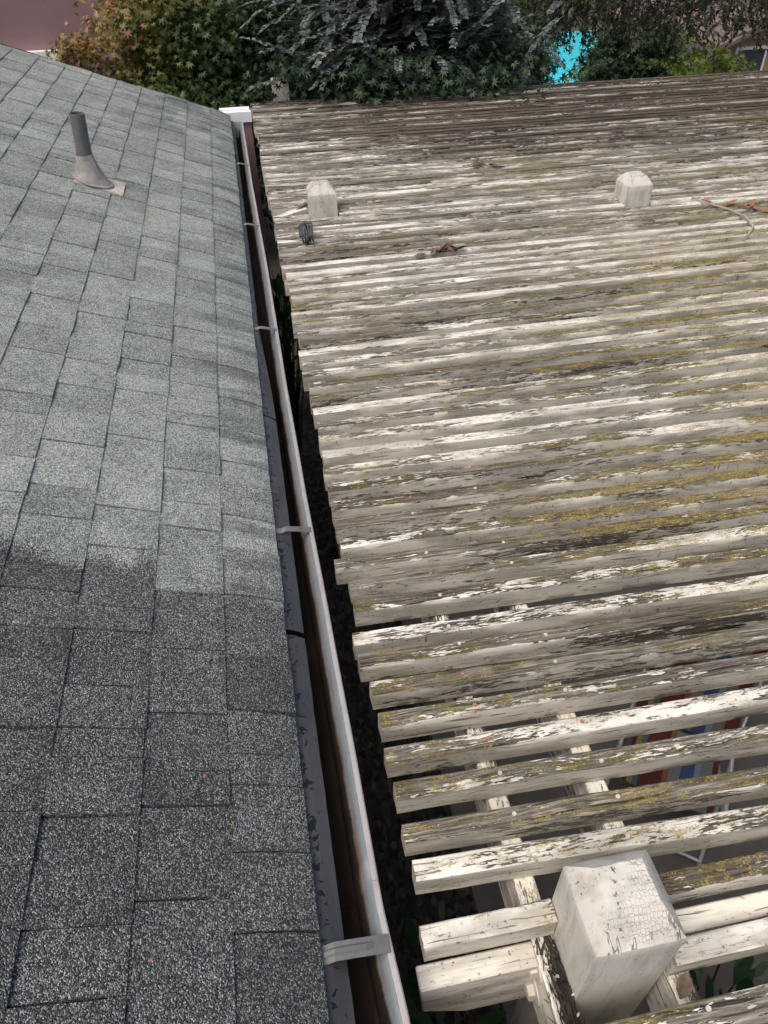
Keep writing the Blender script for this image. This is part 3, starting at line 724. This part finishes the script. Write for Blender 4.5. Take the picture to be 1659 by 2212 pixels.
for (x, y) in ((2.25, 3.46), (2.33, 3.36), (2.40, 3.28), (2.44, 3.24), (2.43, 3.30), (2.38, 3.33)):
    e = MB(); e.add(*leafshape(Vector((x, y, ZT + .012)) - T0, .065, .026, lr.uniform(-1.2, .5), lr.uniform(-.3, .1), lr.uniform(-.2, .5))); solid(e.build('leaf', M['redleaf'], tw))
# brown curled leaf on the right beam, chips on the roof
e = MB(); e.add(*leafshape((.500, .262, ZB + .014), .040, .026, .9, -.25, .8)); tag(solid(e.build('dry_leaf', M['dryleaf'])), 'brown curled leaf stuck on the beam beside the near post', 'leaf')
for k, (s, yy, lab, yaw) in enumerate(((.262, .395, 'tiny orange leaf fragment on the damp shingles', .4), (.185, .67, 'orange petal speck on dark shingles near a joint', 1.4), (.30, 1.36, 'small orange leaf chip on the pale dry shingles', .8))):
    e = MB(); e.add(*leafshape(rp(s, yy, .011), .008, .0055, yaw, .1, .4)); tag(solid(e.build('leaf_fragment', M['redleaf'], smooth=60), .0006), lab, 'leaf fragment')

# ------------------------------------------------------------------ under the pergola
ch = empty('folding_chair', (1.72, 1.62, 0)); ch.rotation_euler = (0, 0, math.radians(-38)); tag(ch, 'folding chair with striped canvas sling seen through the slat gaps', 'chair')
def sheet(pts, hw, n=10):
    v = []; 
    for (y, z) in pts:
        for x in np.linspace(-hw, hw, n): v.append((x, y, z - .02 * (1 - (x / hw) ** 2)))
    f = [(j * n + i, j * n + i + 1, j * n + n + i + 1, j * n + n + i) for j in range(len(pts) - 1) for i in range(n - 1)]; return v, f
solid(obj('seat', *sheet([(-.25, .42), (-.1, .37), (.1, .34), (.2, .36)], .21), M['stripe'], ch), .003); solid(obj('backrest', *sheet([(.21, .38), (.32, .55), (.42, .75), (.48, .92)], .24), M['stripe'], ch), .003)
for sx in (-.26, .26):
    for pts in ([(sx, -.26, .43), (sx, .20, .36), (sx, .50, .95)], [(sx, -.28, .01), (sx, .30, .50)], [(sx, .32, .01), (sx, -.24, .42)]):
        e = MB(); e.tube(pts, .011, 8); e.build('frame_tube' if len(pts) == 3 else 'leg', M['alu'], ch, smooth=60)
for (y, z) in ((-.27, .03), (.31, .03), (.49, .94)):
    e = MB(); e.tube([(-.258, y, z), (.258, y, z)], .010, 8); e.build('crossbar', M['alu'], ch, smooth=60)
tl = empty('garden_tool', (1.5, 1.12, .0)); tag(tl, 'dark long-handled garden tool with orange grip on the patio', 'tool')
e = MB(); e.tube([(-.6, -.05, .05), (-.05, 0, .05)], [.02, .022], 10); e.build('shaft', M['dark'], tl, smooth=50); e = MB(); e.tube([(-.06, 0, .05), (.0, .0, .05), (.06, .01, .05), (.20, .02, .05)], [.026, .034, .038, .046], 12); e.build('grip', M['orange'], tl, smooth=50)
bevbox('head', (-.75, -.58, -.12, .02, .0, .09), M['dark'], tl, .01)

# ------------------------------------------------------------------ foliage
def leaves_mesh(name, mat, parent, shape_v, shape_f, pos, ax, nr, size, val, loc=(0, 0, 0)):
    """many leaf-sized faces in one crown mesh; val drives the leaf's own hue"""
    pos = np.asarray(pos); n = len(pos); sv = np.asarray(shape_v, float); m = len(sv)
    ax = ax / np.linalg.norm(ax, axis=1, keepdims=True); nr = nr - ax * np.sum(nr * ax, 1, keepdims=True); nr /= np.linalg.norm(nr, axis=1, keepdims=True) + 1e-9
    bt_ = np.cross(nr, ax)
    V = pos[:, None, :] + size[:, None, None] * (sv[None, :, 0:1] * ax[:, None] + sv[None, :, 1:2] * bt_[:, None] + sv[None, :, 2:3] * nr[:, None])
    V = V.reshape(-1, 3) - np.asarray(loc)
    k = len(shape_f[0]); F = (np.asarray(shape_f)[None] + (np.arange(n) * m)[:, None, None]).reshape(-1, k)
    me = bpy.data.meshes.new(name); me.vertices.add(len(V)); me.vertices.foreach_set('co', V.ravel()); me.loops.add(F.size); me.loops.foreach_set('vertex_index', F.ravel())
    me.polygons.add(len(F)); me.polygons.foreach_set('loop_start', np.arange(len(F)) * k); me.update(calc_edges=True)
    me.materials.append(mat); at = me.attributes.new('leaf', 'FLOAT', 'FACE'); at.data.foreach_set('value', np.repeat(val, len(shape_f)).astype(np.float32))
    o = bpy.data.objects.new(name, me); link(o, parent); tag(o, kind='stuff'); return o
# palmate leaf: seven pointed lobes
def star(lobes=7):
    v = [(0, 0, 0)]; angs = np.linspace(-2.35, 2.35, lobes)
    for i, a in enumerate(angs):
        r = .62 * (1 - .38 * (abs(a) / 2.35) ** 1.4)
        v.append((r * math.cos(a), r * math.sin(a), -.10 * r))
        if i < lobes - 1: am = .5 * (a + angs[i + 1]); v.append((.20 * math.cos(am), .20 * math.sin(am), .03))
    f = [(0, i, i + 1) for i in range(1, len(v) - 1)]; return v, f
STAR = star(7); OVAL = ([(0, 0, 0), (.4, .16, .03), (.8, .13, .02), (1, 0, -.04), (.8, -.13, .02), (.4, -.16, .03)], [(0, 1, 2, 3, 4, 5)])
OVALN = ([(0, 0, 0), (.45, .26, .06), (1, 0, -.06), (.45, -.26, .06)], [(0, 1, 2), (0, 2, 3)])
def unit(n): a = RNG.normal(size=(n, 3)); return a / np.linalg.norm(a, axis=1, keepdims=True)
def clumps(blobs, per, rad):
    """leaf positions gathered in flattened clumps near the skin of ellipsoids"""
    P_, O_ = [], []
    for (c, r, n) in blobs:
        u = unit(n); rr = RNG.uniform(.45, 1., (n, 1)) ** .6; cc = np.asarray(c) + u * rr * np.asarray(r)
        for q, un in zip(cc, u):
            m = int(per * RNG.uniform(.6, 1.4)); d = RNG.normal(size=(m, 3)) * np.array([1, 1, .55]) * rad * RNG.uniform(.6, 1.3)
            P_.append(q + d); O_.append(np.repeat(un[None], m, 0))
    return np.concatenate(P_), np.concatenate(O_)
def limbs(mb, base, tips, r0):
    base = Vector(base)
    for tp in tips:
        tp = Vector(tp); mid = base.lerp(tp, .5) + Vector((random.gauss(0, .1), random.gauss(0, .1), random.uniform(.05, .25)))
        mb.tube([base, base.lerp(mid, .5), mid, mid.lerp(tp, .5), tp], [r0, r0 * .75, r0 * .5, r0 * .3, r0 * .12], 7)
def tree(name, label, base, fork, tips, r0, bark, cat='tree'):
    t = empty(name, base); tag(t, label, cat, ); b0 = Vector(base)
    m_ = MB(); fk = Vector(fork); m_.tube([Vector((0, 0, -.05)), (fk - b0) * .5 + Vector((.05, .03, 0)), fk - b0], [r0 * 1.3, r0, r0 * .8], 10); m_.build('trunk', M[bark], t, smooth=60)
    l = MB(); limbs(l, fk - b0, [Vector(p) - b0 for p in tips], r0 * .55); l.build('limbs', M[bark], t, smooth=60); return t
def crown(t, mat, shape, blobs, per, rad, size, hue, droop=.5, name='crown'):
    p, o = clumps(blobs, per, rad); n = len(p)
    ax = o * np.array([1, 1, .4]) + RNG.normal(size=(n, 3)) * .6; ax[:, 2] -= droop; nr = RNG.normal(size=(n, 3)) * .55 + o * .5; nr[:, 2] += .7
    sz = size * RNG.uniform(.6, 1.25, n); val = np.clip(hue(p) + RNG.normal(size=n) * .11, 0, 1)
    return leaves_mesh(name, M[mat], t, *shape, p, ax, nr, sz, val, t.location)
# maple beside the mauve wall: orange-tinged outside, deep green inside
t = tree('maple_tree', 'maple tree turning orange at its tips in front of the mauve wall', (-.15, 8.0, 0), (-.1, 7.9, 1.3), [(-1.2, 7.3, 2.7), (-.5, 7.2, 2.9), (.2, 7.3, 3.0), (.5, 7.4, 2.6), (-.8, 7.6, 3.2), (-1.25, 7.1, 2.55)], .09, 'bark')
mh = lambda p: np.clip(.16 + .55 * np.clip((.15 - p[:, 0]) / 1.4, 0, 1) + .30 * np.clip((p[:, 2] - 2.2) / .9, 0, 1) * np.clip((.55 - p[:, 0]) / 1.2, 0, 1), 0, 1)
crown(t, 'maple', STAR, [((-.38, 7.35, 2.75), (.52, .5, .62), 80), ((-.02, 7.4, 2.95), (.55, .6, .55), 80), ((.30, 7.3, 2.45), (.45, .5, .50), 70), ((-.35, 7.1, 2.30), (.52, .4, .30), 60)], 80, .15, .070, mh)
crown(t, 'maple', STAR, [((-1.18, 7.0, 2.66), (.17, .15, .13), 20), ((-.93, 7.05, 2.52), (.16, .15, .10), 10), ((-.78, 7.1, 2.86), (.18, .15, .10), 10)], 24, .08, .068, lambda p: np.full(len(p), .80), name='twig_leaves')
# second, shaded maple reaching over the end of the pergola
t = tree('maple_tree', 'shaded dark green maple drooping over the far end of the slats', (1.5, 8.2, 0), (1.5, 8.1, 1.4), [(.7, 7.0, 2.5), (1.3, 6.9, 2.7), (1.9, 7.0, 2.5), (2.5, 7.2, 2.3), (2.7, 7.4, 2.7), (.9, 7.4, 3.1)], .09, 'darkbark')
crown(t, 'maple_shaded', STAR, [((.75, 7.3, 2.55), (.5, .6, .62), 85), ((1.45, 7.1, 2.50), (.65, .62, .55), 95), ((2.15, 7.2, 2.40), (.55, .6, .55), 80), ((1.0, 6.55, 2.42), (.55, .28, .17), 34), ((1.75, 6.6, 2.40), (.5, .3, .17), 34), ((2.45, 7.5, 2.25), (.35, .5, .42), 45), ((.62, 6.35, 2.56), (.30, .2, .12), 12), ((1.1, 6.2, 2.57), (.4, .25, .11), 22), ((1.75, 6.15, 2.56), (.4, .25, .10), 20)], 74, .15, .075, lambda p: .25 + .35 * np.clip((p[:, 2] - 2.2) / .9, 0, 1), .6)
# dense evergreen hedge mass behind both
for (x, lab) in ((-.3, 'dark evergreen behind the orange-tipped maple'), (.9, 'dark evergreen between the two maples'), (2.1, 'dark evergreen behind the silver-leaved branches')):
    t = tree('evergreen_tree', lab, (x, 9.4, 0), (x, 9.4, 1.2), [(x - .3, 9.3, 2.4), (x + .3, 9.4, 2.8), (x, 9.2, 3.3)], .08, 'darkbark')
    crown(t, 'maple_shaded', OVALN, [((x, 9.4, 1.5), (.75, .5, 1.2), 90), ((x, 9.4, 2.9), (.75, .5, .9), 100)], 55, .16, .10, lambda p: np.full(len(p), .25), .2)
# silver-leaved tree: long arching sprays with leaves in two ranks
t = tree('silver_tree', 'silver-grey leaved tree with long arching sprays above the pergola end', (1.3, 8.6, 0), (1.3, 8.4, 2.2), [(.9, 6.7, 3.2), (1.4, 6.5, 3.3), (1.9, 6.5, 3.2), (1.3, 6.3, 3.0), (2.4, 6.7, 3.1)], .10, 'darkbark')
T0 = Vector(t.location); sb = MB(); LP, LA, LN, LS = [], [], [], []
sr = random.Random(12)
def spray(p0, d0, L, droop, ls):
    p = Vector(p0); d = Vector(d0).normalized(); n = int(L / .022); pts = [p.copy()]
    for i in range(n):
        d = (d + Vector((sr.gauss(0, .03), sr.gauss(0, .03), -droop / n))).normalized(); p = p + d * (L / n); pts.append(p.copy())
        side = d.cross(Vector((0, 0, 1))).normalized(); upv = side.cross(d)
        if i > 1:
            for sg in (-1, 1):
                a = d * .75 + side * sg * .75 + upv * sr.uniform(-.1, .35); LP.append(p); LA.append(a); LN.append(upv + side * sr.gauss(0, .3)); LS.append(ls * sr.uniform(.7, 1.15) * (1 - .4 * (i / n) ** 3))
    sb.tube([q - T0 for q in pts[::4]] + [pts[-1] - T0], [.004 * (1 - .7 * k / max(1, len(pts[::4]))) for k in range(len(pts[::4]) + 1)], 4)
for i in range(400):
    x = sr.gauss(1.42, .42); x = min(max(x, .5), 2.75); c = Vector((x, sr.uniform(6.15, 6.85), sr.uniform(2.66, 3.30) - .10 * abs(x - 1.4)))
    an = sr.gauss(-2.45, 1.0); spray(c, (math.cos(an), math.sin(an) * .8, sr.uniform(-.25, .55)), sr.uniform(.2, .5), sr.uniform(.2, 1.1), sr.uniform(.045, .068))
for (p0, d0, L) in (((1.0, 6.25, 2.68), (-.8, -.3, -.05), .40), ((1.05, 6.2, 2.78), (-.9, -.35, .0), .44), ((1.2, 6.2, 2.06), (-.75, -.35, -.25), .42), ((1.4, 6.2, 2.06), (-.5, -.4, -.5), .36), ((1.95, 6.3, 2.06), (-.35, -.4, -.5), .36), ((2.2, 6.3, 2.65), (-.1, -.4, -.6), .35), ((1.7, 6.25, 2.6), (-.3, -.3, -.6), .3)):
    for j in range(3): spray(Vector(p0) + Vector((sr.gauss(0, .06), sr.gauss(0, .05), sr.gauss(0, .05))), Vector(d0) + Vector((sr.gauss(0, .15), 0, sr.gauss(0, .12))), L * sr.uniform(.8, 1.15), .7, .05)
tag(sb.build('twigs', M['bark'], t), kind='stuff')
LP, LA, LN = (np.array([tuple(q) for q in a]) for a in (LP, LA, LN))
leaves_mesh('crown', M['silver'], t, [(0, 0, 0), (.45, .36, .06), (1, 0, -.06), (.45, -.36, .06)], OVALN[1], LP, LA, LN, np.array(LS), np.clip(RNG.normal(.5, .22, len(LP)), 0, 1), t.location)
# feathery dark tree on the right, thin drooping twigs
t = tree('feathery_tree', 'dark feathery tree with thin drooping twigs hanging above the far slats', (6.9, 9.2, 0), (6.6, 9.0, 2.7), [(3.2, 8.2, 3.3), (3.8, 8.0, 3.5), (4.6, 8.0, 3.4), (5.4, 8.2, 3.2), (5.9, 8.4, 3.0), (2.7, 7.9, 3.1)], .09, 'darkbark')
T0 = Vector(t.location); sb = MB(); LP, LA, LN, LS = [], [], [], []
for i in range(800):
    x = sr.uniform(2.55, 6.2); c = Vector((x, sr.uniform(7.5, 8.9), sr.uniform(2.55, 3.6))); an = sr.gauss(-1.9, .6)
    p = c.copy(); d = Vector((math.cos(an) * .7, math.sin(an) * .4, sr.uniform(-.5, .1))).normalized(); L = sr.uniform(.25, .6); n = int(L / .03); pts = [p.copy()]
    low = 2.41 if 2.9 < x < 3.75 else 2.2
    for k in range(n):
        d = (d + Vector((sr.gauss(0, .06), sr.gauss(0, .06), -.5 / n))).normalized(); p = p + d * .03
        if p.z < low: break
        pts.append(p.copy())
        for _ in range(3): LP.append(p + Vector((sr.gauss(0, .012),) * 3)); LA.append(d + Vector((sr.gauss(0, .6), sr.gauss(0, .6), sr.gauss(-.2, .5)))); LN.append(Vector((sr.gauss(0, .6), sr.gauss(0, .6), 1))); LS.append(sr.uniform(.03, .055))
    if len(pts) > 2: sb.tube([q - T0 for q in pts], .0035, 4)
tag(sb.build('twigs', M['darkbark'], t), kind='stuff'); LP, LA, LN = (np.array([tuple(q) for q in a]) for a in (LP, LA, LN))
leaves_mesh('crown', M['feather'], t, *OVALN, LP, LA, LN, np.array(LS), np.clip(RNG.normal(.5, .25, len(LP)), 0, 1), t.location)
# bright shrubs further back on the right
for (x, y, z, r, n, lab) in ((4.82, 9.6, 1.80, (.55, .4, .55), 70, 'dark green shrub beside the glimpse of blue pool'), (6.0, 11.6, 1.35, (.75, .6, .75), 70, 'yellow-green shrub left of the peach house'), (5.5, 10.8, 1.35, (.7, .5, .75), 60, 'olive shrub between the pool and the peach house'), (3.2, 9.9, 1.95, (.5, .4, .6), 70, 'dark shrub left of the glimpse of blue pool'), (7.75, 12.6, .9, (.8, .4, .5), 60, 'leafy shrub in front of the peach house window')):
    t = empty('garden_shrub', (x, y, 0)); tag(t, lab, 'shrub', ); e = MB()
    for k in range(5): e.tube([(random.gauss(0, .05), 0, -.02), (random.gauss(0, .15), random.gauss(0, .1), z * .5), (random.gauss(0, r[0] * .5), random.gauss(0, r[1] * .4), z)], [.022, .016, .006], 6)
    e.build('stems', M['darkbark'], t)
    dark = 'dark' in lab
    crown(t, 'maple_shaded' if dark else 'bright', STAR, [((x, y, z), r, n), ((x, y, z * .5), (r[0], r[1], z * .5), n // 2)], 34, .15, .13, lambda p: np.full(len(p), .45), .3, name='foliage')
for (x, y, h, lab) in ((2.0, 24., 3.2, 'far pale green tree beyond the pool, left side'), (6.5, 27., 3.6, 'far yellow-green tree beyond the pool'), (11.5, 26., 3.4, 'far green tree beyond the pool and peach house'), (16., 24., 3.6, 'far green tree behind the peach house roof')):
    t = tree('garden_tree', lab, (x, y, 0), (x, y, 1.2), [(x - .8, y, 2.6), (x + .8, y, 2.6), (x, y - .5, h)], .14, 'bark')
    crown(t, 'bright', OVALN, [((x, y, 1.9), (2.6, 1.2, 1.7), 150), ((x, y, .8), (2.4, 1., .8), 60)], 50, .3, .22, lambda p: np.full(len(p), .55), .3)
# leafy shrubs growing beside and under the near post
for (x, y, z, lab, k) in ((.26, .62, .75, 'green leafy shrub below the short beam end beside the gutter', 70), (1.30, .55, .70, 'broad-leaved shrub in shade behind the near post', 60), (.12, 4.9, 1.55, 'dark shrub under the gap beside the gutter end', 160)):
    t = empty('leafy_shrub', (x, y, 0)); tag(t, lab, 'shrub'); e = MB(); lr = random.Random(int(x * 77))
    pp = []
    for i in range(k):
        an = lr.uniform(0, 6.28); r = abs(lr.gauss(0, .2 if z < 1 else .16)); pp.append((x + r * math.cos(an), y + r * math.sin(an) * (1 if z < 1 else 1.6), z * lr.uniform(.55, 1.05)))
        if i % 4 == 0: e.tube([(0, 0, -.02), (r * .3 * math.cos(an), r * .3 * math.sin(an), z * .4), Vector(pp[-1]) - t.location], [.008, .006, .003], 5)
    e.build('stems', M['darkbark'], t); pp = np.array(pp); n = len(pp); ax = pp - np.array([x, y, z * .5]); ax[:, 2] *= .3; nr = RNG.normal(size=(n, 3)) * .3; nr[:, 2] += 1
    leaves_mesh('foliage', M['shrub'], t, *OVAL, pp, ax + 1e-3, nr, RNG.uniform(.09, .17, n), RNG.uniform(0, 1, n), t.location)

# ------------------------------------------------------------------ neighbouring buildings, pool
nb = empty('stucco_house', (-3.5, 10.5, 0)); tag(nb, 'plain mauve stucco house wall behind the shingle roof', 'house'); N0 = Vector(nb.location)
o = obj('wall', *box(-7.5, -.55, 9.0, 12.5, 0, 5.2), M['mauve'], nb); o.location = -N0
o = obj('window_sill', *box(-2.35, -1.68, 8.90, 8.998, 2.345, 2.435), M['white'], nb); o.location = -N0
ph = empty('peach_house', (11.2, 16.5, 0)); tag(ph, 'peach stucco garden house with clay tiled roof beyond the trees', 'house'); Q0 = Vector(ph.location)
def qobj(o): o.location = Vector(o.location) - Q0; return o
qobj(obj('wall', *box(9.1, 13.5, 14.5, 18.5, 0, 1.25), M['peach'], ph))
qobj(obj('gable', [(9.1, 14.5, 1.252), (13.5, 14.5, 1.252), (11.3, 14.5, 2.05), (9.1, 14.6, 1.252), (13.5, 14.6, 1.252), (11.3, 14.6, 2.05)], [(0, 1, 2), (5, 4, 3), (0, 2, 5, 3), (1, 4, 5, 2), (0, 3, 4, 1)], M['peach'], ph))
win = qobj(obj('window', *box(9.35, 10.0, 14.46, 14.498, .55, 1.1), M['white'], ph)); obj('pane', *box(9.40, 9.95, 14.452, 14.459, .60, 1.05), M['glass'], win)
roofp = qobj(obj('roof', [(8.75, 14.2, 1.12), (11.3, 14.2, 2.13), (11.3, 18.8, 2.13), (8.75, 18.8, 1.12), (13.85, 14.2, 1.12), (13.85, 18.8, 1.12), (8.75, 14.2, 1.05), (11.3, 14.2, 2.06), (11.3, 18.8, 2.06), (8.75, 18.8, 1.05), (13.85, 14.2, 1.05), (13.85, 18.8, 1.05)],
     [(0, 1, 2, 3), (1, 4, 5, 2), (6, 9, 8, 7), (7, 8, 11, 10), (0, 6, 7, 1), (1, 7, 10, 4), (3, 2, 8, 9), (2, 5, 11, 8), (0, 3, 9, 6), (4, 10, 11, 5)], M['tile'], ph))
tm = None
for r in range(9):
    for c in range(14):
        if tm is None: tm = mesh('roof_tile', *box(-.15, .15, -.155, .155, 0, .03), M['tile'])
        o = bpy.data.objects.new('roof_tile', tm); link(o, roofp); fr = (r + .5) / 9
        o.location = (8.75 + 2.55 * fr, 14.36 + c * .33 + (.1 if r % 2 else 0), 1.125 + 1.01 * fr); o.rotation_euler = (0, -math.atan2(1.01, 2.55) + .06, 0)
pw = obj('pool_water', *box(5.6, 12.5, 16.6, 24.0, -.3, .012), M['water']); tag(pw, kind='structure')
for nm, d in (('pool_coping', (5.2, 5.598, 16.2, 24.4, -.2, .05)), ('pool_coping', (5.6, 12.5, 16.2, 16.598, -.2, .05))): tag(obj(nm, *box(*d), M['concrete']), kind='structure')
